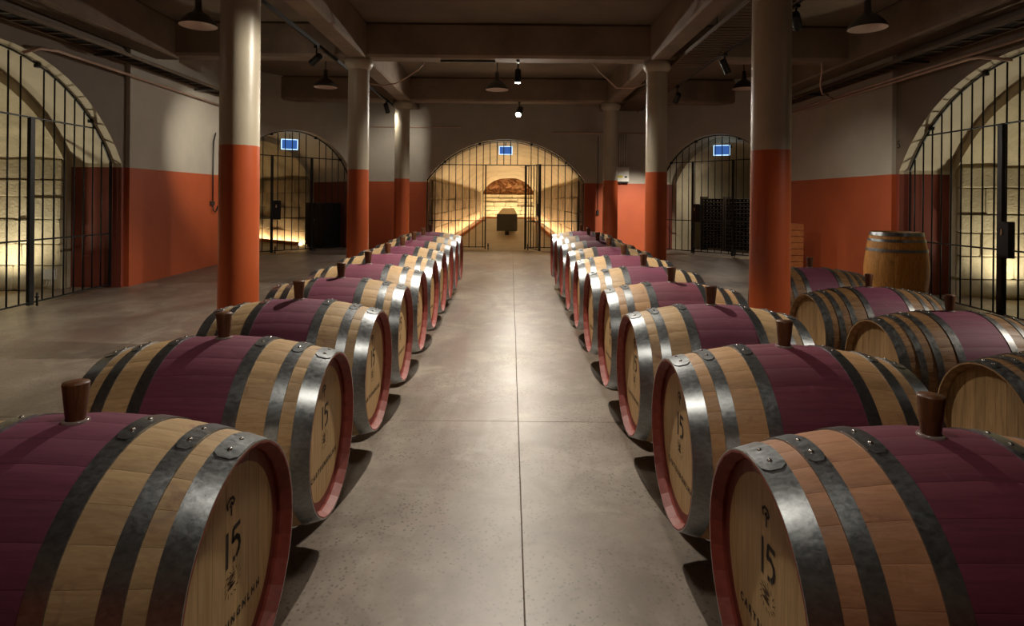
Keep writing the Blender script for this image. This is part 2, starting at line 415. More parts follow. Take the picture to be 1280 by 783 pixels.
block_meshes = []; dado_meshes = []
for q in range(6):
    m = MB(); m.cbox((-.5,-.5,-.5), (.5,.5,.5), .045)
    m.v = [jit(p, .018) for p in m.v]
    block_meshes.append(m.mesh('stone_block', M['stone'])); dado_meshes.append(m.mesh('stone_block', M['stone_dark']))
def blocks(parent, side, hw, v0, v1, zf, ztop, nc, lmin=.45, lmax=.95, proud=.05, kit=None):
    """coursed stone blocks lining one side wall of a vault"""
    hs = [random.uniform(.8,1.2) for _ in range(nc)]; t = sum(hs); z = zf
    for h in hs:
        hh = h/t*(ztop-zf); v = v0+random.uniform(-.3, 0)
        while v < v1:
            ln = random.uniform(lmin, lmax); a = max(v, v0); b = min(v+ln, v1); v += ln
            if b-a < .1: continue
            pr = proud+random.uniform(-.018,.018)
            o = link('stone_block', random.choice(kit or block_meshes), parent, (side*(hw-pr/2+.03), (a+b)/2, z+hh/2), None,
                     (pr+.06, b-a-.012, hh-.012))
        z += hh

# side walls: plain stretches stand a little proud of the arched bays
AR = dict(hw=2.08, spring=1.9, top=3.14)
for sd, sx, rz in (('left', -1, PI/2), ('right', 1, -PI/2)):
    X = sx*WX
    # arched bay, centred on y = 6.5; local x runs +y on the left wall and -y on the right
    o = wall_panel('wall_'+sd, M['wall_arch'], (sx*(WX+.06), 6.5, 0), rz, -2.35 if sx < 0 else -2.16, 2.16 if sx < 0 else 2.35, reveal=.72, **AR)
    o['label'] = 'dark plastered side wall around the big barred arch'
    m = MB()
    for a, b in ((YN, 4.15), (8.66, 11.8)):
        m.box((X, a, -.15) if sx > 0 else (X-.35, a, -.15), (X+.35, b, CZ) if sx > 0 else (X, b, CZ))
    o = struct(m.build('wall_%s_plain' % sd, M['wall'])); o['label'] = 'painted wall, orange red below and pale grey above, beside the barred arch'
    v = vault('wall_%s_vault' % sd, (sx*(WX+.06), 6.5, 0), rz, 1.96, 1.9, 3.0, .72, 6.0, F(6.5), M['stone'], M['vfloor'], 1.9, label='stone tunnel vault behind the barred side arch')
    far = 1 if sx < 0 else -1
    blocks(v, far, 1.96, .74, 3.9, F(6.5), 1.95, 6)
# corner returns to the angled end walls
for sx in (-1, 1):
    x1 = sx*WX; x2 = -6.08 if sx < 0 else 5.94
    m = MB(); m.add([(x1,11.8,-.15),(x2,11.95,-.15),(x2,11.95,CZ),(x1,11.8,CZ)], [(0,1,2,3)])
    struct(m.build('wall_%s_return' % ('left' if sx < 0 else 'right'), M['wall']))['label'] = 'short corner return beside the angled end wall'
# angled end walls
DA = math.atan2(1.61, 1.36)
def ang_pt(sx, u):           # point on the angled wall line, u in units of its direction vector
    return ((-5.34+1.36*u) if sx < 0 else (5.20-1.36*u), 12.83+1.61*u)
ANG = {}
for sx, uc, sd in ((-1, .4015, 'back_left'), (1, .453, 'back_right')):
    cx, cy = ang_pt(sx, uc); rz = DA if sx < 0 else -DA
    ul = (-.545-uc)*2.108; ur = (1.231-uc)*2.108
    a, b = (ul, ur) if sx < 0 else (-ur, -ul)
    ANG[sx] = (cx, cy, rz)
    o = wall_panel('wall_'+sd, M['wall'], (cx, cy, 0), rz, a, b, 1.5, 1.9, 2.96, 1.75 if sx < 0 else .6); o['label'] = 'angled end wall with a barred arch'
    vault('wall_%s_vault' % sd, (cx, cy, 0), rz, 1.38, 1.9, 2.82, 1.75 if sx < 0 else .6, 6.5, F(cy), M['stone'] if sx < 0 else M['vault'], M['vfloor'], 1.9,
          label='stone vault behind the angled barred arch')
    if sx < 0: blocks(bpy.data.objects['wall_back_left_vault'], 1, 1.38, 1.78, 6.3, F(cy), 1.92, 5)
    # short return back to the centre wall
    ex, ey = ang_pt(sx, 1.231); m = MB(); m.add([(ex,ey,-.1),(ex,YB,-.1),(ex,YB,CZ),(ex,ey,CZ)], [(0,1,2,3)])
    struct(m.build('wall_%s_return' % sd, M['wall']))['label'] = 'narrow return between the end walls'
# centre end wall
CXA = -.125
exl, exr = ang_pt(-1, 1.231)[0], ang_pt(1, 1.231)[0]
o = wall_panel('wall_back', M['wall'], (CXA, YB, 0), 0, exl-CXA, exr-CXA, 1.905, 1.9, 2.89, .55); o['label'] = 'end wall around the open gate, orange red below and grey above'
ZF = F(YB)
cv = vault('wall_back_vault', (CXA, YB, 0), 0, 1.86, 1.95, 2.86, .55, 24.5, ZF, M['vault'], M['floor'], 1.9, end=False, label='long plastered tunnel vault with a stone dado')
m = MB(); m.box((-6.8,YN-.2,-.2),(6.8,YN,CZ)); struct(m.build('wall_front', M['wall']))['label'] = 'painted wall at the near end of the cellar'
# stone dado along the tunnel, kerb and led strip
for s in (-1, 1):
    blocks(cv, s, 1.86, .57, 24.4, ZF, 1.92, 4, 1.0, 2.2, .06, dado_meshes)
    kb = MB(); kb.cbox((min(s*1.42, s*1.50), 1.0, ZF-.01), (max(s*1.42, s*1.50), 24.2, ZF+.10), .01); kb.build('kerb', M['crate'], cv)
# end of the tunnel: arched niche with coursed rock face
em = MB(); P = arch_pts(1.72, 2.0, 2.98, 20); Q = arch_pts(2.1, 2.0, 3.3, 20)
A = [(-2.1, ZF-.1)]+Q+[(2.1, ZF-.1)]; B = [(-1.72, ZF-.1)]+P+[(1.72, ZF-.1)]
for i in range(len(A)-1):
    em.add([(A[i][0],24.4,A[i][1]),(A[i+1][0],24.4,A[i+1][1]),(B[i+1][0],24.4,B[i+1][1]),(B[i][0],24.4,B[i][1])], [(0,1,2,3)])
    em.add([(B[i][0],24.4,B[i][1]),(B[i+1][0],24.4,B[i+1][1]),(B[i+1][0],26.6,B[i+1][1]),(B[i][0],26.6,B[i][1])], [(0,1,2,3)])
em.build('niche_arch', M['vault'], cv)
em = MB(); em.box((-2.1,24.3,ZF-.3),(2.1,27,ZF-.004)); em.build('niche_floor', M['floor'], cv)
kb = MB(); kb.cbox((-1.7,24.55,ZF-.01),(1.7,24.63,ZF+.10),.01); kb.build('kerb', M['crate'], cv)
# rock lunette
rk = MB(); nx, nz = 26, 12
V = [(-1.8+3.6*i/nx+random.uniform(-.03,.03), 26.45+random.uniform(-.16,.1), 1.75+1.35*j/nz+random.uniform(-.03,.03)) for j in range(nz+1) for i in range(nx+1)]
rk.add(V, [(j*(nx+1)+i, j*(nx+1)+i+1, (j+1)*(nx+1)+i+1, (j+1)*(nx+1)+i) for j in range(nz) for i in range(nx)])
rk.build('rock_face', M['rock'], cv)
# stone ledges under the lunette
z = ZF; 
for c in range(6):
    hh = random.uniform(.22,.32); v = -1.75
    while v < 1.7:
        ln = random.uniform(.6, 1.3); b = min(v+ln, 1.75)
        if b-v > .1: link('stone_block', random.choice(block_meshes), cv, ((v+b)/2, 26.2+.05*c+random.uniform(-.05,.05), z+hh/2), None, (b-v-.02, .5, hh-.02))
        v += ln
    z += hh

# ------------------------------------------------------------------ pillars
for side, x in COLX.items():
    for i, y in enumerate(COLY):
        dx = {('L',0):.0, ('L',1):-.01, ('L',2):-.05, ('R',0):.0, ('R',1):.0, ('R',2):-.05}[(side,i)]
        y2 = y + (0.02 if i < 2 else -.05)
        n_ = ['third','second','first'][i]
        t = thing('round_pillar', 'round red and cream pillar, %s from the open gate, in the row by the %s' % (n_, 'black cabinet' if side == 'L' else 'bottle rack'), 'pillar', (x+dx, y2, F(y2)-.01), 0, 'cellar pillars')
        h = BZ-F(y2)+.01
        m = MB(); m.lathe([(.168,0),(.166,1.0),(.163,2.2),(.160,h-.16)], 32); m.build('shaft', M['pillar'], t)
        m = MB(); m.lathe([(.160,h-.17),(.175,h-.15),(.20,h-.12),(.215,h-.08),(.215,h-.005),(.16,h-.003)], 32); m.build('capital', M['pillar'], t)

# ------------------------------------------------------------------ barrels
def prof_r(x, hl, R, Rb):
    t = abs(x)/hl; return R+(Rb-R)*(1-t**1.9)
def barrel_kit(key, hl, R, Rb, NS, wine_half, hoops, m_oak, m_wine, m_chime, m_head, nb):
    K = dict(hl=hl, R=R, Rb=Rb, NS=NS)
    # stave at the top (angle 90 deg), shared by every copy
    xs = sorted(set([-hl, -hl+.03, hl-.03, -hl*.84, -hl*.62, -wine_half-.18*hl, -wine_half, 0, wine_half, wine_half+.18*hl, hl*.62, hl*.84, hl]))
    m = MB(); half = PI/NS; gap = .0002; th = .027
    sec = []
    for x in xs:
        r = prof_r(x, hl, R, Rb); a = half-gap/r
        t_ = .005 if abs(x) > hl*.99 else th
        bev = .0003
        sec.append([(x, math.sin(q)*rr, math.cos(q)*rr) for q, rr in ((-a, r-bev), (-a*.965, r), (0, r), (a*.965, r), (a, r-bev), (a, r-t_), (-a, r-t_))])
    V = [p for s_ in sec for p in s_]; k = 7
    for i in range(len(xs)-1):
        xm = (xs[i]+xs[i+1])/2; mi = 1 if abs(xm) < wine_half else 0
        for j in range(k):
            j2 = (j+1) % k; out = j < 4
            base = len(m.v)
            m.f.append((i*k+j, i*k+j2, (i+1)*k+j2, (i+1)*k+j)); m.m.append(mi if out else (2 if abs(xm) > hl*.6 else mi)); m.sm.append(j in (1, 2))
    m.v = V
    m.f.append(tuple(range(k))); m.m.append(2); m.sm.append(False)
    m.f.append(tuple((len(xs)-1)*k+j for j in range(k))[::-1]); m.m.append(2); m.sm.append(False)
    K['stave'] = m.mesh('stave', [m_oak, m_wine, m_chime])
    # one-piece body for the barrels too far off to show their staves
    m = MB(); pr = [(prof_r(x, hl, R, Rb), x) for x in xs]
    for i in range(len(pr)-1):
        xm = (xs[i]+xs[i+1])/2; m.lathe(pr[i:i+2], 36, 'X', 1 if abs(xm) < wine_half else 0, off=(0,0,Rb))
    for s_ in (-1, 1): m.lathe([(R, s_*hl), (R-.005, s_*hl), (R-.027, s_*(hl-.03)), (R-.027, s_*(hl-.05))], 36, 'X', 2, off=(0,0,Rb))
    K['body'] = m.mesh('body', [m_oak, m_wine, m_chime])
    # head boards (upright), clipped to the circle
    rh = R-.018; K['boards'] = []
    for s_ in (-1, 1):
        xo = s_*(hl-.040)
        for b in range(nb):
            y0 = -rh+2*rh*b/nb+.0005; y1 = -rh+2*rh*(b+1)/nb-.0005
            ys = [y0+(y1-y0)*q/4 for q in range(5)]
            mm = MB(); top = [(y, math.sqrt(max(rh*rh-y*y, 0))) for y in ys]
            loop = [(y, z) for y, z in top]+[(y, -z) for y, z in reversed(top)]
            fr = [(xo, y, z+Rb) for y, z in loop]; bk = [(xo-s_*.02, y, z+Rb) for y, z in loop]
            L_ = len(loop); mm.add(fr+bk, [tuple(range(L_)), tuple(range(2*L_-1, L_-1, -1))]+[(q, (q+1)%L_, L_+(q+1)%L_, L_+q) for q in range(L_)])
            K['boards'].append(mm.mesh('head_board', m_head))
    K['heads'] = []
    for s_ in (-1,1):
        mm = MB(); mm.lathe([(rh, s_*(hl-.06)), (rh, s_*(hl-.04)), (.0005, s_*(hl-.04))], 36, 'X', 0, False, off=(0,0,Rb))
        K['heads'].append(mm.mesh('head', m_head))
    # hoops with a lapped, riveted joint on top
    K['hoops'] = []
    for (c, wd, mat) in hoops:
        for s_ in (-1, 1):
            a_, b_ = s_*(c-wd/2), s_*(c+wd/2)
            if a_ > b_: a_, b_ = b_, a_
            ra, rb = prof_r(a_, hl, R, Rb), prof_r(b_, hl, R, Rb); o_ = .0035
            mm = MB(); xm = (a_+b_)/2; rm = prof_r(xm, hl, R, Rb)
            mm.lathe([(ra+o_, a_), (rb+o_, b_)], 72, 'X', 0, True, off=(0,0,Rb))
            mm.lathe([(ra-.002, a_), (ra+o_, a_)], 72, 'X', 0, False, off=(0,0,Rb)); mm.lathe([(rb+o_, b_), (rb-.002, b_)], 72, 'X', 0, False, off=(0,0,Rb))
            hm = mm.mesh('hoop', mat)
            # lap plate: strip over the top with a rounded end
            la = MB(); NA = 10; aa0, aa1 = R_(78), R_(102); st = []
            for q in range(NA+1):
                ang = aa0+(aa1-aa0)*q/NA; e = min(1.0, math.sqrt(min(1, (q+.35)/1.6)), math.sqrt(min(1, (NA-q+.35)/1.6)))
                hw_ = (b_-a_)/2*e*.98
                for rr_, xx in ((0, xm-hw_), (1, xm-hw_), (1, xm+hw_), (0, xm+hw_)):
                    r = prof_r(xx, hl, R, Rb)+o_+(.0028 if rr_ else -.001)
                    st.append((xx, r*math.cos(ang), Rb+r*math.sin(ang)))
            fs = [(q*4+j, q*4+j+1, (q+1)*4+j+1, (q+1)*4+j) for q in range(NA) for j in range(3)]
            la.add(st, fs+[(0,1,2,3), tuple(NA*4+j for j in (3,2,1,0))])
            lm = la.mesh('hoop_lap', mat)
            rv = []
            for ang in (R_(84.5), R_(95.5)):
                r = rm+o_+.0025; P = Vector((xm, r*math.cos(ang), Rb+r*math.sin(ang)))
                Mx = Matrix.Translation(P) @ Matrix.Rotation(ang-PI/2, 4, 'X')
                rvm = MB(); rvm.lathe([(.0062,-.001),(.0060,.0016),(.0042,.0036),(.0012,.0044),(.0001,.0044)], 8, 'Z', mat=Mx); rv.append(rvm.mesh('rivet', M['rivet']))
            K['hoops'].append((hm, lm, rv))
    mm = MB(); zt = 2*Rb; mm.lathe([(.0215,zt-.01),(.0225,zt+.01),(.0305,zt+.094),(.0292,zt+.098),(.0001,zt+.099)], 18); K['bung'] = mm.mesh('bung', M['bung'])
    mm = MB(); mm.lathe([(.032,zt-.006),(.031,zt+.002),(.027,zt+.005),(.0222,zt+.004)], 18); K['seal'] = mm.mesh('bung_seal', M['seal'])
    return K
H1 = [(.4062,.062,M['steel']), (.3075,.045,M['steel']), (.1675,.046,M['steel'])]
KA = barrel_kit('row', .4375, .3045, .371, 28, .145, H1, M['oak'], M['wine'], M['chime'], M['head'], 9)
H2 = [(.4475,.052,M['steel_dull']), (.36,.036,M['steel_dull']), (.275,.036,M['steel_dull']), (.155,.042,M['steel_dull'])]
KB = barrel_kit('old', .475, .282, .345, 26, .14, H2, M['oak_old'], M['wine'], M['chime_bare'], M['head_old'], 9)
H3 = [(.4535,.044,M['steel']), (.375,.032,M['steel']), (.255,.036,M['steel'])]
KC = barrel_kit('upright', .4765, .285, .355, 26, .001, H3, M['oak_up'], M['oak_up'], M['chime_bare'], M['head_old'], 9)

# stencilled marks on the heads, flat ink lying on the boards (local frame: a across, b up, facing +x)
def ink_mesh(name, strokes, wdt, mat, x):
    m = MB()
    for st in strokes:
        for (a0, b0), (a1, b1) in zip(st[:-1], st[1:]):
            d = Vector((a1-a0, b1-b0)); L_ = d.length
            if L_ < 1e-6: continue
            d /= L_; nrm = Vector((-d.y, d.x))*wdt/2; e = d*wdt*.25
            q = [Vector((a0,b0))-e-nrm, Vector((a1,b1))+e-nrm, Vector((a1,b1))+e+nrm, Vector((a0,b0))-e+nrm]
            m.add([(x, p.x, KA['Rb']+p.y) for p in q], [(0,1,2,3)])
    return m.mesh(name, mat)
XI = KA['hl']-.0392
rs = random.Random(3)
five = [[(.052,.085),(.012,.085)],[(.010,.083),(.006,.048)],[(.006,.048),(.030,.052),(.047,.040),(.052,.022),(.046,.004),(.032,-.008)],[(.012,-.010),(.018,-.010)]]
one = [[(-.030,.088),(-.030,-.014)]]
SH = lambda st, k, da, db: [[(a*k+da, b*k+db) for a, b in q] for q in st]
K15 = ink_mesh('stencil_number', SH(one+five, .82, 0, .030), .0125, M['ink'], XI)
crown = [[(-.022,.150),(-.026,.163),(-.012,.172),(.004,.170),(.012,.160),(.006,.152)],[(-.012,.152),(-.004,.160),(.004,.152)],[(-.004,.150),(-.004,.128)]]
KCR = ink_mesh('stencil_logo', SH(crown, 1, 0, .012), .007, M['ink'], XI)
sun = []
for q in range(14):
    a = 2*PI*q/14; r0, r1 = .042+rs.uniform(-.004,.004), .056+rs.uniform(-.004,.006)
    sun.append([(.006+r0*math.cos(a), -.075+r0*.8*math.sin(a)), (.006+r1*math.cos(a+.18), -.075+r1*.8*math.sin(a+.18))])
for q in range(5):
    y0 = -.055-.009*q; sun.append([(-.026+.012*((j*7+q*3) % 5)+.0, y0+rs.uniform(-.006,.006)) for j in range(5)])
KSUN = ink_mesh('stencil_emblem', SH(sun, .78, 0, .028), .0026, M['ink_faint'], XI)
fc = bpy.data.curves.new('letters', 'FONT'); fc.body = 'CARTSUNGNLHH'; fc.size = .029; fc.align_x = 'CENTER'; fc.space_character = 1.6; fc.offset = .0012; fc.resolution_u = 2
fo = bpy.data.objects.new('letters', fc); C.objects.link(fo)
dg = bpy.context.evaluated_depsgraph_get(); tm = bpy.data.meshes.new_from_object(fo.evaluated_get(dg)); bpy.data.objects.remove(fo)
tm.transform(Matrix(((0,0,1,XI),(1,0,0,0),(0,1,0,KA['Rb']-.138),(0,0,0,1)))); tm.name = 'stencil_letters'
tm.materials.clear(); tm.materials.append(M['ink'])

def place_barrel(K, name, label, group, loc, rz, tint, staves, prints, seed, bung=True, rx=0.0, head_tint=None):
    t = thing(name, label, 'barrel', loc, rz, group)
    if rx: t.rotation_euler = (0, rx, rz)
    rr = random.Random(seed)
    if staves:
        for q in range(K['NS']):
            o = link('stave', K['stave'], t, (0,0,K['Rb']), (2*PI*(q+.5)/K['NS'], 0, 0)); o.color = tint
        for bm_ in K['boards']:
            o = link('head_board', bm_, t); o.color = head_tint or (1,1,1,1)
    else:
        link('body', K['body'], t).color = tint
        for hm in K['heads']: link('head', hm, t)
    for hm, lm, rv in K['hoops']:
        h = link('hoop', hm, t)
        if staves:
            link('hoop_lap', lm, h)
            for r in rv: link('rivet', r, h)
    if bung:
        b = link('bung', K['bung'], t); link('bung_seal', K['seal'], b)
    if prints >= 1:
        for me in (K15, KSUN, KCR): link(me.name.split('.')[0], me, t)
        link('stencil_letters', tm, t)
    return t
YL = [1.512,2.370,3.209,4.010,4.772,5.535,6.290,7.038,7.785,8.532]
YR = [1.469,2.311,3.158,3.935,4.760,5.597,6.420,7.260,8.100,8.930]
TINT = [(1,1,1,1),(1.03,1,.96,1),(.96,.97,.97,1),(1.04,1.02,.98,1),(1,.98,.95,1),(1.02,1.02,1,1)]
QB = .099
for i, y in enumerate(YL):
    x = -1.1265+(.036 if i == 0 else 0)
    lab = 'oak wine barrel with purple band, %s from the open gate, row by cabinet arch' % ORD[9-i]
    place_barrel(KA, 'wine_barrel', lab, 'barrels in the row by the cabinet arch', (x, y, F(y)+QB), R_(random.uniform(-.8,.8)), TINT[i % 6], i < 7, 1, i)
for i, y in enumerate(YR):
    x = 1.0595-(.0255 if i == 0 else 0)
    lab = '%s with purple band, %s from the open gate, row by fuse box' % ('pinkish oak wine barrel' if i == 0 else 'oak wine barrel', ORD[9-i])
    tint = (.86,.62,.62,1) if i == 0 else TINT[(i+2) % 6]
    if i in (1, 3): tint = (1.0,.86,.78,1)
    place_barrel(KA, 'wine_barrel', lab, 'barrels in the row by the fuse box', (x, y, F(y)+QB), PI+R_(random.uniform(-.8,.8)), tint, i < 7, 1, 20+i)
RR = [(2.86,5.72),(2.725,4.552),(2.666,3.634),(2.615,2.72)]
for i, (x, y) in enumerate(RR):
    lab = 'aged brown barrel with plain oak head, %s from the upright cask, beside the pillar' % ORD[i]
    place_barrel(KB, 'aged_barrel', lab, 'aged barrels by the barred arch', (x, y, F(y)+.035), PI+R_(random.uniform(-1,1)), (1,1,1,1), True, 0, 40+i)
# rails and chocks that carry the rows
for sx, xc, ys, nm in ((-1, -1.1265, YL, 'by the cabinet arch'), (1, 1.0595, YR, 'by the fuse box')):
    for d in (-.13, .13):
        m = MB(); y0, y1 = ys[0]-.42, ys[-1]+.42; zt = QB+.003
        V = [(xc+d+q, y, F(y)+zz) for y in (y0,y1) for (q,zz) in ((-.04,.002),(.04,.002),(.04,zt-.004),(-.04,zt-.004))]
        m.add(V, [(0,1,2,3),(7,6,5,4),(0,4,5,1),(1,5,6,2),(2,6,7,3),(3,7,4,0)])
        o = m.build('barrel_rail', M['timber'])
        tag(o, 'dark timber rail under the barrel row %s, on the %s side' % (nm, 'aisle' if (d > 0) == (sx < 0) else 'outer'), 'rail', 'timber rails under the barrels')
for i, (x, y) in enumerate(RR):
    for d in (-.1, .1):
        m = MB(); m.box((x+d-.04, y-.3, F(y)+.006), (x+d+.04, y+.3, F(y)+.0345))
        tag(m.build('barrel_chock', M['timber']), 'dark timber batten under the %s aged barrel from the upright cask, %s end' % (ORD[i], 'aisle' if d < 0 else 'wall'), 'batten', 'battens under the aged barrels')
# upright cask: the same kit stood on its head
t = place_barrel(KC, 'upright_cask', 'amber oak cask standing upright beside the barred arch', None, (4.86, 7.55, F(7.55)+KC['hl']), 0, (1,1,1,1), True, 0, 77, bung=False)
t.rotation_euler = (0, -PI/2, 0); t.location = (4.86+KC['Rb'], 7.55, F(7.55)+KC['hl']+.004)

# ------------------------------------------------------------------ barred gates
def gate(label, loc, rz, hw, spring, top, floor_fn, bar_u, rails, stiles, lock=None, door=None, mat='iron', r=.0095, group='barred arch gates', off=.14):
    t = thing('barred_gate', label, 'gate', (loc[0], loc[1], 0), rz, group)
    fn = arch_fn(hw, spring, top)
    P = arch_pts(hw, spring, top, 28)
    m = MB(); path = [(-hw, floor_fn(-hw)+.02)]+P+[(hw, floor_fn(hw)+.02)]
    inn = [(-hw+.022, floor_fn(-hw)+.02)]+[(u*(hw-.022)/hw, z-.02) for u, z in P]+[(hw-.022, floor_fn(hw)+.02)]
    for i in range(len(path)-1):
        (a, b), (c, d), (e, f_), (g, h_) = path[i], path[i+1], inn[i], inn[i+1]
        V = [(a,off-.008,b),(c,off-.008,d),(g,off-.008,h_),(e,off-.008,f_),(a,off+.008,b),(c,off+.008,d),(g,off+.008,h_),(e,off+.008,f_)]
        m.add(V, [(0,1,2,3),(7,6,5,4),(3,2,6,7),(0,4,5,1)])
    m.build('arch_frame', M[mat], t)
    for u in bar_u:
        z1 = fn(u)-.03; z0 = floor_fn(u)+.05
        segs = [(z0, z1)]
        if door and door[0] < u < door[1]: segs = [(door[2], z1)]
        for a, b in segs:
            m = MB(); m.tube([(u,off,a),(u,off,b)], r, 8); m.build('bar', M[mat], t)
    for (ua, ub, z) in rails:
        m = MB(); za = z if not callable(z) else z(ua); zb = z if not callable(z) else z(ub)
        m.add([(ua,off-.012,za-.009),(ub,off-.012,zb-.009),(ub,off+.012,zb-.009),(ua,off+.012,za-.009),(ua,off-.012,za+.009),(ub,off-.012,zb+.009),(ub,off+.012,zb+.009),(ua,off+.012,za+.009)],
              [(0,3,2,1),(4,5,6,7),(0,1,5,4),(1,2,6,5),(2,3,7,6),(3,0,4,7)]); m.build('rail', M[mat], t)
    for (u, z1, wd) in stiles:
        m = MB(); m.cbox((u-wd/2, off-.022, floor_fn(u)+.02), (u+wd/2, off+.022, z1), .004); m.build('door_stile', M[mat], t)
        m = MB(); m.tube([(u+.07,off-.03,floor_fn(u)+.003),(u+.07,off-.03,floor_fn(u)+.16)], .012, 8); m.tube([(u+.07,off-.03,floor_fn(u)+.10),(u+.07,off-.03,floor_fn(u)+.12)], .022, 8); m.build('drop_bolt', M[mat], t)
    if lock:
        u, z, lw, lh = lock
        m = MB(); m.cbox((u-lw/2, off-.04, z-lh/2), (u+lw/2, off+.04, z+lh/2), .006); lk = m.build('lock_box', M[mat], t)
        m = MB(); m.cbox((u-lw*.28, off-.052, z+lh*.12), (u-lw*.1, off-.04, z+lh*.3), .003); m.build('keyhole_plate', M['rivet'], lk)
    # wall lugs that fix the frame
    for q in (4, 10, 18, 24):
        u, z = P[q]; m = MB(); m.cbox((u-.03, off-.025, z-.05), (u+.03, off+.025, z+.012), .005); m.build('fixing_lug', M[mat], t)
    return t
for sx, rz, sd in ((-1, PI/2, 'L'), (1, -PI/2, 'R')):
    ff = (lambda u: F(6.5+u)) if sx < 0 else (lambda u: F(6.5-u))
    # local x = (y-6.5) on the left, -(y-6.5) on the right
    sg = 1 if sx < 0 else -1
    ys = [8.53-.1735*q for q in range(24)] if sx < 0 else [8.46-.1735*q for q in range(24)]
    if sx < 0: st = [7.13, 5.87]
    else: st = [6.97, 5.87]
    bu = [sg*(y-6.5) for y in ys if all(abs(y-q) > .06 for q in st) and abs(y-6.5) < 2.03]
    hwr = arch_fn(2.07, 1.9, 3.13)
    wr = math.sqrt(max(0, ((2.07**2+1.23**2)/(2*1.23))**2-(2.36-(3.13-(2.07**2+1.23**2)/(2*1.23)))**2))-.03
    lowz = lambda u: .90+0*u
    gate('black barred gate filling the big arch %s' % ('with a bright floor uplight behind it' if sx < 0 else 'behind the upright cask'),
         (sx*(WX+.06), 6.5), rz, 2.07, 1.9, 3.13, ff, bu,
         [(-wr, wr, 2.36), (-2.05, 2.05, .90), (-2.05, 2.05, lambda u, ff=ff: ff(u)+.05)],
         [(sg*(q-6.5), 2.36, .075) for q in st],
         lock=None if sx < 0 else (sg*(6.90-6.5)+.02, 1.02, .13, .42))
for sx in (-1, 1):
    cx, cy, rz = ANG[sx]
    ff = lambda u, cy=cy: F(cy)
    bu = [-1.42+.172*q for q in range(17)]
    st = [-.52, .45] if sx < 0 else [-.62, .40]
    bu = [u for u in bu if all(abs(u-q) > .05 for q in st)]
    wr = 1.16
    gate('black barred gate in the angled wall, %s behind it' % ('black cabinet' if sx < 0 else 'bottle rack'), (cx, cy), rz, 1.49, 1.9, 2.95, ff, bu,
         [(-wr, wr, 2.36), (-1.47, 1.47, .98), (-1.47, 1.47, F(cy)+.06)], [(q, 2.36, .05) for q in st],
         lock=(st[0]+.11, 1.16, .17, .42))
# centre gate, with its leaf standing open
bu = [-1.86+.1652*q for q in range(24)]
dl, dr = -.60-CXA, .36-CXA
fz = lambda u: ZF
gt = gate('black barred gate in the end wall with one leaf standing open', (CXA, YB), 0, 1.895, 1.9, 2.88, fz, [u for u in bu if abs(u) < 1.85 and abs(u-dl) > .05 and abs(u-dr) > .05],
     [(-1.58, 1.58, 2.27), (-1.86, dl, .92), (dr, 1.86, .92), (-1.86, dl, ZF+.07), (dr, 1.86, ZF+.07)], [(dl, 2.27, .03), (dr, 2.27, .04)], door=(dl, dr, 2.27), off=.05)
# open leaf: child of the gate, hinged at dr
ex, ey = .68-CXA, 13.70-YB
d = Vector((ex-dr, ey-.05, 0)); L_ = d.length; d /= L_
leaf = link('door_leaf', None, gt, (dr, .05, 0), (0,0,math.atan2(d.y, d.x)))
m = MB(); 
m.cbox((0,-.02,ZF+.05),(.045,.02,2.25),.004); m.cbox((L_-.06,-.022,ZF+.05),(L_,.022,2.25),.004)
m.cbox((0,-.012,2.235),(L_,.012,2.255),.003); m.cbox((0,-.012,ZF+.06),(L_,.012,ZF+.08),.003); m.cbox((0,-.012,.91),(L_,.012,.93),.003)
lf = m.build('leaf_frame', M['iron'], leaf)
for q in range(4): m = MB(); u = .045+(L_-.1)*(q+1)/5; m.tube([(u,0,ZF+.07),(u,0,2.24)], .0095, 8); m.build('bar', M['iron'], leaf)
m = MB(); m.cbox((L_-.16,-.03,1.05),(L_-.04,.03,1.35),.005); m.build('lock_box', M['iron'], leaf)

# ------------------------------------------------------------------ blue lit panels over the gates
def blue_sign(p, rz, wd, hg, lab):
    t = thing('lit_panel', lab, 'lit panel', p, rz, 'blue lit panels over the gates')
    m = MB(); m.cbox((-wd/2-.01,0,-.01),(wd/2+.01,.05,hg+.01),.004); m.build('casing', M['blue_edge'], t)
    m = MB(); m.box((-wd/2+.008,-.004,.008),(wd/2-.008,.004,hg-.008)); m.build('face', M['blue'], t)
    m = MB(); m.tube([(0,.025,hg),(0,.025,hg+.12)], .008, 6); m.build('hanger', M['iron'], t)
blue_sign((-.125, YB+.30, 2.55), 0, .31, .19, 'small blue lit panel above the open gate')
cx, cy, rz = ANG[-1]
def ang_local(sx, u, v, z):
    cx, cy, rz = ANG[sx]; c, s = math.cos(rz), math.sin(rz); return (cx+u*c-v*s, cy+u*s+v*c, z)
blue_sign(ang_local(-1, -.02, .30, 2.54), ANG[-1][2]-R_(25), .34, .22, 'small blue lit panel above the gate before the black cabinet')
blue_sign(ang_local(1, .02, .30, 2.50), ANG[1][2]+R_(25), .34, .22, 'small blue lit panel above the gate before the bottle rack')

# ------------------------------------------------------------------ tunnel table
t = thing('long_table', 'long narrow table with pale top and dark end panel in the lit tunnel', 'table', (-.11, 20.7, ZF))
m = MB(); m.cbox((-.35,0,.62),(.35,15.0,.72),.015); m.build('table_top', M['tabletop'], t)
m = MB(); m.cbox((-.355,-.03,.14),(.355,.0,.725),.006); m.build('end_panel', M['cloth'], t)
for q in range(4): m = MB(); m.cbox((-.07,.06+q*4.6,0),(.07,.3+q*4.6,.62),.008); m.build('leg', M['black'], t)
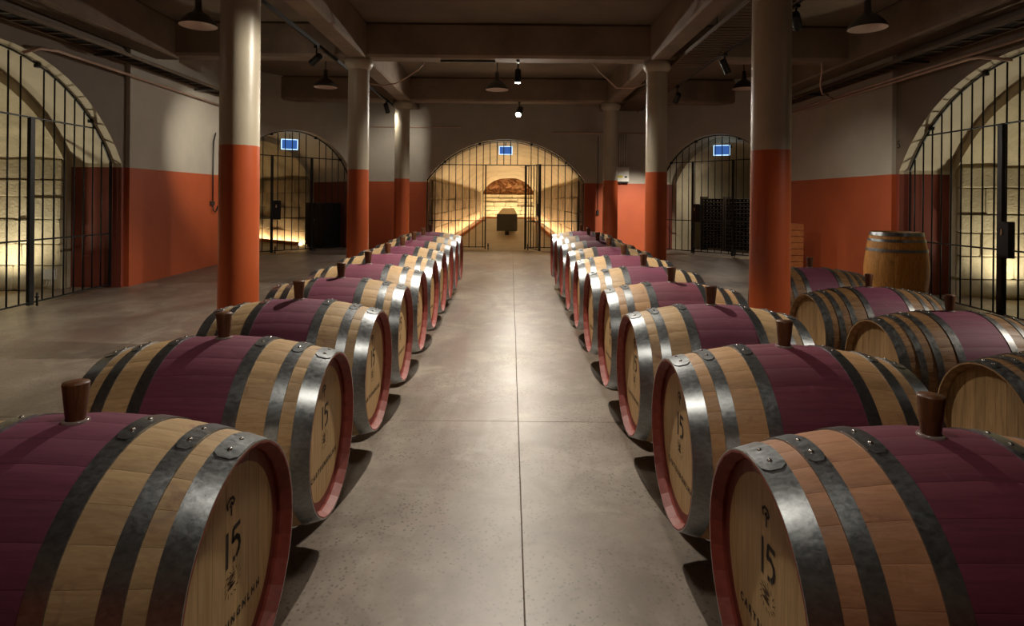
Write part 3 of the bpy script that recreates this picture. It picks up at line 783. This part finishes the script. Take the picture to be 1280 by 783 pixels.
# led strips behind the kerbs (they light the tunnel walls)
for s in (-1, 1):
    m = MB(); m.box((CXA+s*1.56-.02, YB+1.1, ZF+.002), (CXA+s*1.56+.02, YB+24.0, ZF+.02))
    o = m.build('led_strip', M['led']); tag(o, 'warm led strip behind the tunnel kerb, %s' % ('cabinet side' if s < 0 else 'bottle rack side'), 'light strip', 'tunnel led strips')
m = MB(); m.box((CXA-1.6, YB+25.2, ZF+.002), (CXA+1.6, YB+25.3, ZF+.03)); tag(m.build('led_strip', M['led']), 'warm led strip along the foot of the tunnel end wall', 'light strip', 'tunnel led strips')

# ------------------------------------------------------------------ lamps
def track_head(loc, aim, label, power, ang=110, blend=.9, ztop=3.533, rad=.035, color=WARM, grp='track spot heads', k=1.0):
    """cylindrical spot on a stem that reaches up to ztop; loc is the lens centre"""
    L_ = Vector(loc); d = (Vector(aim)-L_).normalized()
    q = d.to_track_quat('-Z', 'Y').to_matrix().to_4x4()
    c = q @ Vector((0,0,.12)); L_ = L_-Vector((c.x, c.y, 0))
    t = thing('spot_lamp', label, 'spot lamp', L_, 0, grp)
    m = MB(); m.lathe([(.0001,.215*k),(.044*k,.215*k),(.050*k,.20*k),(.050*k,.01),(.053*k,0),(.047*k,0),(.042*k,.008)], 20, mat=q); m.build('body', M['black'], t)
    m = MB(); m.lathe([(.0001,.005),(.044*k,.005)], 20, smooth=False, mat=q); m.build('lens', M['lamp'], t)
    c = q @ Vector((0,0,.12)); zt = ztop-loc[2]
    m = MB(); m.tube([c, (c.x, c.y, zt-.03)], .011, 8); m.cbox((c.x-.025,c.y-.05,zt-.034),(c.x+.025,c.y+.05,zt),.004); m.build('bracket', M['black'], t)
    spot('spot_lamp_light', L_+d*.012, aim, power, ang, blend, rad, color)
    return t
AG = 'aisle spot lamps'
track_head((.02, 5.2, 3.24), (-1.25, 4.5, 0), 'black spot lamp over the aisle, third from the open gate', 430, 130, .25, 3.588, grp=AG)
track_head((.10, 9.3, 3.24), (.05, 9.0, 0), 'black spot lamp over the aisle, second from the open gate', 280, 160, .6, 3.588, grp=AG)
track_head((.18, 13.25, 3.30), (-.9, 9.2, 0), 'bright spot lamp over the aisle, nearest the open gate', 280, 140, .4, 3.588, grp=AG, k=1.3)
track_head((.0, 1.1, 3.24), (.0, 1.9, 0), 'added fill lamp over the aisle, fourth from the open gate', 62, 92, .7, 3.588, rad=.22, grp=AG)  # soft fill added out of view to brighten the nearest barrels
TX = 3.03
track_head((TX, 8.53, 3.26), (4.6, 8.9, 0.1), 'black spot lamp under the slatted tray, turned to the floor before the bottle rack', 60, 90)
track_head((TX, 10.95, 3.26), (2.95, 14.4, 1.0), 'black spot lamp under the slatted tray, turned to the fuse box wall', 1050, 33)
track_head((-2.70, 13.0, 3.32), (-2.5, 14.4, 1.9), 'black spot lamp on the ceiling track, turned to the end wall', 45, 130)
track_head((-2.70, 8.3, 3.32), (-5.5, 11.0, 2.1), 'black spot lamp on the ceiling track, turned to the side wall', 420, 46)
track_head((TX, 6.4, 3.32), (5.5, 9.9, 1.1), 'black spot lamp under the slatted tray, turned to the red wall', 160, 46)
track_head((-5.28, 4.5, 3.06), (-3.9, 6.0, 0), 'black spot lamp under the wall tray by the uplit arch', 140, 80, ztop=3.308)
track_head((5.28, 2.9, 3.06), (3.0, 3.9, .5), 'black spot lamp under the wall tray by the aged barrels', 330, 66, ztop=3.308)
# tracks
def rail_thing(name, label, a, b, w_, h_, mat, cat='track', grp='ceiling tracks'):
    a, b = Vector(a), Vector(b); m = MB(); d = b-a
    if abs(d.y) > abs(d.x): m.cbox((a.x-w_/2, a.y, a.z), (a.x+w_/2, b.y, a.z+h_), .003)
    else: m.cbox((a.x, a.y-w_/2, a.z), (b.x, a.y+w_/2, a.z+h_), .003)
    return tag(m.build(name, M[mat]), label, cat, grp)
rail_thing('light_track', 'black light track along the cabinet side pillars', (-2.70,YN,3.535), (-2.70,14.0,3.535), .035, .05, 'black')
rail_thing('light_track', 'black light track along the edge of the slatted tray', (TX,YN,3.535), (TX,14.0,3.535), .035, .05, 'black')
rail_thing('light_track', 'short black track across the beam beside the aisle lamp', (-1.1,9.3,3.558), (-.25,9.3,3.558), .03, .03, 'black')
# slatted tray beside the right pillars
t = thing('slatted_tray', 'long slatted cable tray hung beside the pillars on the bottle rack side', 'cable tray', (2.70, 0, 3.50))
for x in (-.24, .24): m = MB(); m.cbox((x-.012, YN+.1, 0), (x+.012, 14.0, .055), .003); m.build('side_rail', M['tray'], t)
sl = MB(); sl.cbox((-.228,-.035,.004),(.228,.035,.012),.002); slm = sl.mesh('slat', M['tray'])
y = 2.0
while y < 13.9: link('slat', slm, t, (0,y,0)); y += .118
for y in (3.2, 7.2, 11.2):
    for x in (-.24,.24): m = MB(); m.tube([(x,y,.05),(x,y,.62)], .006, 6); m.build('hanger', M['iron'], t)
# wall trays and conduits
for sx, sd in ((-1, 'uplit arch'), (1, 'upright cask')):
    t = thing('cable_tray', 'dark ladder cable tray along the wall above the %s' % sd, 'cable tray', (sx*5.28, 0, 3.31))
    for x in (-.13,.13): m = MB(); m.cbox((x-.01, 2.0, 0), (x+.01, 12.3, .05), .003); m.build('side_rail', M['tray'], t)
    rg = MB(); rg.cbox((-.12,-.012,.004),(.12,.012,.022),.003); rgm = rg.mesh('rung', M['tray']); y = 2.2
    while y < 12.2: link('rung', rgm, t, (0,y,0)); y += .25
    for q in range(5): m = MB(); xx = -.08+.04*q; m.tube([(xx+random.uniform(-.01,.01), 2+1.03*j, .034+random.uniform(-.004,.004)) for j in range(11)], .011, 6); m.build('cable', M['slot'], t)
    for y in (4.6, 7.9, 10.4):
        m = MB(); a = sx*.21; m.cbox((min(-.15*1,a), y-.02, -.03) if sx > 0 else (a, y-.02, -.03), (max(.14,a), y+.02, -.002), .003); m.build('wall_bracket', M['iron_grey'], t)
def pipe(label, pts, r, mat='pipe', name='conduit_pipe', cat='pipe', grp='wall conduits'):
    m = MB(); m.tube(pts, r, 8); return tag(m.build(name, M[mat]), label, cat, grp)
pipe('painted conduit under the tray above the uplit arch', [(-5.44,11.7,3.15),(-5.44,7.2,3.17),(-5.46,6.95,3.14),(-5.50,6.75,3.04)], .018)
pipe('upper painted conduit under the tray above the upright cask', [(5.44,11.7,3.20),(5.44,6.0,3.20)], .018)
pipe('lower painted conduit bending down to the arch behind the upright cask', [(5.44,11.7,3.155),(5.44,7.15,3.155),(5.45,7.0,3.14),(5.50,6.6,3.02)], .018)
pipe('conduit looping from the beam to the wall tray over the red wall', [(4.75,9.2,3.57),(4.80,9.28,3.45),(4.86,9.45,3.28),(5.05,9.75,3.20),(5.42,10.1,3.18)], .012)
pipe('conduit running along the end wall left of the open gate', [(-3.6,YB-.03,3.16),(-1.2,YB-.03,3.16)], .012)
pipe('conduit running along the end wall over the fuse box', [(1.0,YB-.03,3.05),(3.5,YB-.03,3.05)], .018)
pipe('thin conduit draped beneath the beam beside the cabinet side pillar', [(-2.15,9.15,3.18),(-1.95,9.2,3.16),(-1.75,9.25,3.22),(-1.45,9.35,3.45),(-1.36,9.4,3.575)], .011)
pipe('thin conduit draped beneath the beam beside the fuse box side pillar', [(2.05,9.15,3.22),(1.86,9.2,3.16),(1.62,9.25,3.17),(1.36,9.35,3.45),(1.28,9.4,3.575)], .011)

# enamel pendants
pm = MB(); pm.lathe([(.0,.33),(.036,.33),(.042,.20),(.062,.165),(.12,.135),(.18,.075),(.208,.028),(.215,0)], 28); PO = pm.mesh('shade', M['enamel_out'])
pm = MB(); pm.lathe([(.213,.001),(.203,.026),(.176,.070),(.118,.125),(.05,.150),(.001,.152)], 28); PIN = pm.mesh('shade_lining', M['enamel_in'])
for (x, y, z, lab) in ((-3.79,7.25,3.50,'unlit enamel pendant over the floor by the uplit arch'), (-3.50,11.3,3.52,'unlit enamel pendant before the cabinet arch'),
                  (4.22,7.12,3.50,'unlit enamel pendant over the upright cask'), (4.38,11.3,3.56,'unlit enamel pendant before the bottle rack arch'),
                  (-.27,11.3,3.50,'unlit enamel pendant over the aisle before the open gate')):
    t = thing('pendant_lamp', lab, 'pendant', (x,y,z), 0, 'unlit enamel pendants')
    s = link('shade', PO, t); link('shade_lining', PIN, s)
    m = MB(); m.tube([(0,0,.32),(0,0,CZ-z)], .012, 8); m.lathe([(.05,CZ-z-.03),(.05,CZ-z)],12); m.build('stem', M['enamel_out'], t)

# ------------------------------------------------------------------ uplights and things in the side vaults
for sx, nm in ((-1, 'uplit arch vault'), (1, 'vault behind the upright cask')):
    y = 7.95; x = sx*6.95; z = F(6.5)
    t = thing('floor_uplight', 'bright round uplight set in the floor of the %s' % nm, 'uplight', (x,y,z), 0, 'floor uplights')
    m = MB(); m.lathe([(.11,-.004),(.11,.012),(.085,.014),(.083,.004)], 20); m.build('ring', M['steel'], t)
    m = MB(); m.lathe([(.084,.006),(.0005,.006)], 20, smooth=False); m.build('lens', M['uplens'], t)
    spot('floor_uplight_light', (x,y,z+.03), (x+sx*.1, y+.25, 3), 85, 140, .8, .06, (1,.90,.66))
    # second uplight further in
    t = thing('floor_uplight', 'round uplight deeper in the floor of the %s' % nm, 'uplight', (sx*8.6,y,z), 0, 'floor uplights')
    m = MB(); m.lathe([(.11,-.004),(.11,.012),(.085,.014),(.083,.004)], 20); m.build('ring', M['steel'], t)
    m = MB(); m.lathe([(.084,.006),(.0005,.006)], 20, smooth=False); m.build('lens', M['uplens'], t)
    spot('floor_uplight_light', (sx*8.6,y,z+.03), (sx*8.7, y+.1, 3), 80, 140, .8, .06, (1,.90,.66))
# junction box with conduit in the left vault
t = thing('junction_box', 'white junction box with conduit on the stone behind the barred gate', 'junction box', (-6.36, 8.36, .27))
m = MB(); m.cbox((-.075,-.09,0),(.075,-.03,.15),.008); m.build('box', M['white'], t)
m = MB(); m.tube([(.04,-.05,.14),(.04,-.05,1.62)], .012, 8); m.build('conduit', M['white'], t)
for q in range(3): m = MB(); x = -.04+.035*q; m.tube([(x,-.06,.01),(x,-.065,-.05),(x-.02,-.065,-.08),(x-.05,-.055,-.09)], .007, 6); m.build('cable_tail', M['white'], t)
# red hose coil
m = MB(); R0 = .44
for q in range(3): m.tube([(-7.52+(R0-.03*q)*math.cos(a), 8.22-.03*q, 1.62+(R0-.03*q)*math.sin(a)) for a in [2*PI*j/40 for j in range(41)]], .016, 8, caps=False)
tag(m.build('hose_coil', M['red_hose']), 'red rubber hose coiled on the stone wall behind the barred gate', 'hose')
# cable with a plug on the left wall
t = thing('hanging_cable', 'black hanging cable with a hook on the red wall', 'cable', (-5.46, 11.05, 0))
m = MB(); m.tube([(0,.05,2.62),(0,-.02,2.45),(0,-.04,1.9),(0,-.04,1.35)], .011, 8); m.build('cable', M['black'], t)
m = MB(); m.cbox((-.04,-.08,1.28),(.02,.0,1.36),.006); m.build('plug', M['iron_grey'], t)
m = MB(); m.tube([(0,-.04,1.30),(.02,-.06,1.20),(.02,0,1.16),(.02,.07,1.19),(.02,.1,1.27)], .011, 8); m.build('hook', M['black'], t)
# number 5 painted on the right wall
fc = bpy.data.curves.new('five', 'FONT'); fc.body = '5'; fc.size = .16; fc.align_x = 'CENTER'; fc.extrude = .0015
fo = bpy.data.objects.new('five', fc); C.objects.link(fo); dg = bpy.context.evaluated_depsgraph_get(); me5 = bpy.data.meshes.new_from_object(fo.evaluated_get(dg)); bpy.data.objects.remove(fo)
me5.materials.clear(); me5.materials.append(M['ink'])
o = link('wall_number', me5, None, (5.557, 8.60, 2.22), (PI/2, 0, -PI/2)); tag(o, 'dark figure 5 painted on the wall beside the barred arch', 'number')

# fuse box on the end wall
t = thing('fuse_box', 'pale fuse box on the end wall with conduits rising from it', 'fuse box', (2.66, YB, 1.88))
m = MB(); m.cbox((-.17,-.12,0),(.17,-.0,.36),.01); m.build('case', M['white'], t)
m = MB(); m.box((-.16,-.125,-.012),(.16,-.01,.012)); m.build('lower_edge_strip', M['slot'], t)  # dark strip along the lower edge of the case
m = MB(); m.box((-.10,-.123,.10),(.02,-.118,.15)); m.build('label', M['yellow'], t)
m = MB(); m.box((.06,-.123,.10),(.12,-.118,.14)); m.build('switch', M['slot'], t)
for q in range(5): m = MB(); x = -.10+.055*q; m.tube([(x,-.05,.35),(x,-.05,1.15)], .012, 8); m.build('conduit', M['white'], t)
t = thing('wall_switch', 'grey wall switch with cable on the red wall right of the open gate', 'switch', (2.10, YB, 1.14))
m = MB(); m.cbox((-.03,-.05,-.06),(.03,0,.06),.006); m.build('switch_box', M['iron_grey'], t)
m = MB(); m.tube([(0,-.012,.05),(0,-.012,1.85)], .008, 6); m.build('cable', M['iron_grey'], t)

# wooden crates stacked at the right wall
for q, (z, nm) in enumerate(((0,'lower'), (.445,'upper'))):
    t = thing('wine_crate', 'pine wine crate by the red wall, %s of the stack of two' % nm, 'crate', (4.92, 10.75, F(10.75)+z), 0, 'stacked wine crates')
    for j in range(4):
        m = MB(); m.cbox((-.24,-.21,.006+.11*j),(.24,-.19,.108+.11*j),.004); m.build('board', M['crate'], t)
        m = MB(); m.cbox((.22,-.19,.006+.11*j),(.24,.21,.108+.11*j),.004); m.build('board', M['crate'], t)
        m = MB(); m.cbox((-.24,-.19,.006+.11*j),(-.22,.21,.108+.11*j),.004); m.build('board', M['crate'], t)
        m = MB(); m.cbox((-.22,.19,.006+.11*j),(.22,.21,.108+.11*j),.004); m.build('board', M['crate'], t)
    m = MB(); m.box((-.22,-.19,.002),(.22,.19,.02)); m.build('base', M['crate'], t)
    m = MB(); m.cbox((-.235,-.205,.425),(.235,.205,.443),.004); m.build('lid', M['crate'], t)

# black cabinet in the left rear vault
cx, cy, rz = ANG[-1]
p = ang_local(-1, .98, .85, F(cy))
t = thing('black_cabinet', 'black double door cabinet behind the angled barred gate', 'cabinet', p, rz-PI/2)
m = MB(); m.cbox((-.42,0,.06),(.42,.46,1.12),.01); m.build('body', M['cabinet'], t)
for s in (-1,1):
    m = MB(); m.cbox((min(s*.012,s*.40),-.025,.10),(max(s*.012,s*.40),-.002,1.09),.006); dr_ = m.build('door', M['cabinet'], t)
    m = MB(); m.tube([(s*.05,-.045,.5),(s*.05,-.045,.75)], .008, 8); m.build('handle', M['rivet'], dr_)
for a in (-.38,.38): m = MB(); m.box((a-.03,.05,0),(a+.03,.45,.07)); m.build('foot', M['black'], t)
# warm strip in that vault
q0 = ang_local(-1, 1.24, 1.9, F(cy)+.004)
m = MB(); m.box((-.02,0,0),(.02,4.2,.03)); o = m.build('led_strip', M['led_soft'], None, q0, (0,0,rz)); tag(o, 'warm led strip at the foot of the stone vault by the black cabinet', 'light strip')
m = MB(); m.cbox((-.03,0,0),(.03,4.2,.09),.008); o = m.build('vault_kerb', M['crate'], None, ang_local(-1, 1.14, 1.9, F(cy)-.003), (0,0,rz)); tag(o, 'low wooden kerb in front of the light strip by the black cabinet', 'kerb')
# red rubble lunette at the end of the left rear vault
rk = MB(); V = [(-1.35+2.7*i/18+random.uniform(-.02,.02), 6.35+random.uniform(-.08,.04), 1.85+1.0*j/9) for j in range(10) for i in range(19)]
rk.add(V, [(j*19+i, j*19+i+1, (j+1)*19+i+1, (j+1)*19+i) for j in range(9) for i in range(18)])
o = struct(rk.build('wall_back_left_rubble', M['brickred'], None, (cx,cy,0), (0,0,rz))); o['label'] = 'red rubble lunette closing the vault'

# bottle racks in the right rear vault
p_ = ang_local(1, -.2, .95, 2.72)
t = thing('added_vault_lamp', 'added fill lamp under the crown of the bottle rack vault', 'lamp', p_)  # lamp added to lift the dark rack vault
m = MB(); m.lathe([(.09,.06),(.10,0),(.085,-.01)], 16); m.build('housing', M['black'], t)
m = MB(); m.lathe([(.085,-.008),(.0005,-.03)], 16); m.build('lens', M['enamel_in'], t)
spot('added_vault_lamp_light', Vector(p_)+Vector((0,0,-.05)), ang_local(1, -.2, 1.0, 0), 80, 165, .8, .08, WARM)
cxr, cyr, rzr = ANG[1]
bmx = MB(); bmx.lathe([(.0001,.0),(.03,.0),(.038,.006),(.038,.19),(.030,.225),(.015,.25),(.0145,.30),(.0001,.30)], 10, 'X'); BT = bmx.mesh('bottle', M['glass'])
fom = MB(); fom.lathe([(.0150,.262),(.0158,.264),(.0158,.302),(.0001,.303)], 10, 'X'); FO = fom.mesh('capsule', M['foil'])
def rack(u, v, lab, rows=14, cols=8, grp='', turn=0.0):
    p = ang_local(1, u, v, F(cyr)); t = thing('bottle_rack', lab, 'bottle rack', p, rzr+turn, 'bottle racks in the rear vault')
    W_ = cols*.095+.06; H_ = rows*.088+.12
    for x in (-W_/2, W_/2):
        m = MB(); m.cbox((x-.014,0,0),(x+.014,.34,H_),.004); m.build('upright', M['timber'], t)
    for r in range(rows+1):
        m = MB(); m.cbox((-W_/2,.01,.07+.088*r-.012),(W_/2,.33,.07+.088*r),.002); m.build('shelf', M['timber'], t)
    c, s = math.cos(rzr+turn), math.sin(rzr+turn)
    for r in range(rows):
        for q in range(cols):
            x = -W_/2+.078+.095*q; z = .07+.088*r+.0395
            lx, ly = x, .32
            o = link('wine_bottle', BT, None, (p[0]+lx*c-ly*s, p[1]+lx*s+ly*c, p[2]+z), (0,0,rzr+turn-PI/2))
            tag(o, 'dark wine bottle on the %s shelf from the floor in %s' % (ORD[r], grp.replace(' of the rear vault', '')), 'bottle', 'bottles in '+grp)
            link('capsule', FO, o)
rack(-.80, 1.25, 'dark bottle rack beside the vault entrance, first of three', grp='the first rack of the rear vault', cols=6)
rack(-.06, 1.25, 'dark bottle rack in the middle of the rear vault, second of three', grp='the middle rack of the rear vault', cols=7)
rack(.74, 1.25, 'dark bottle rack beside the vault wall, third of three', grp='the third rack of the rear vault', cols=7)
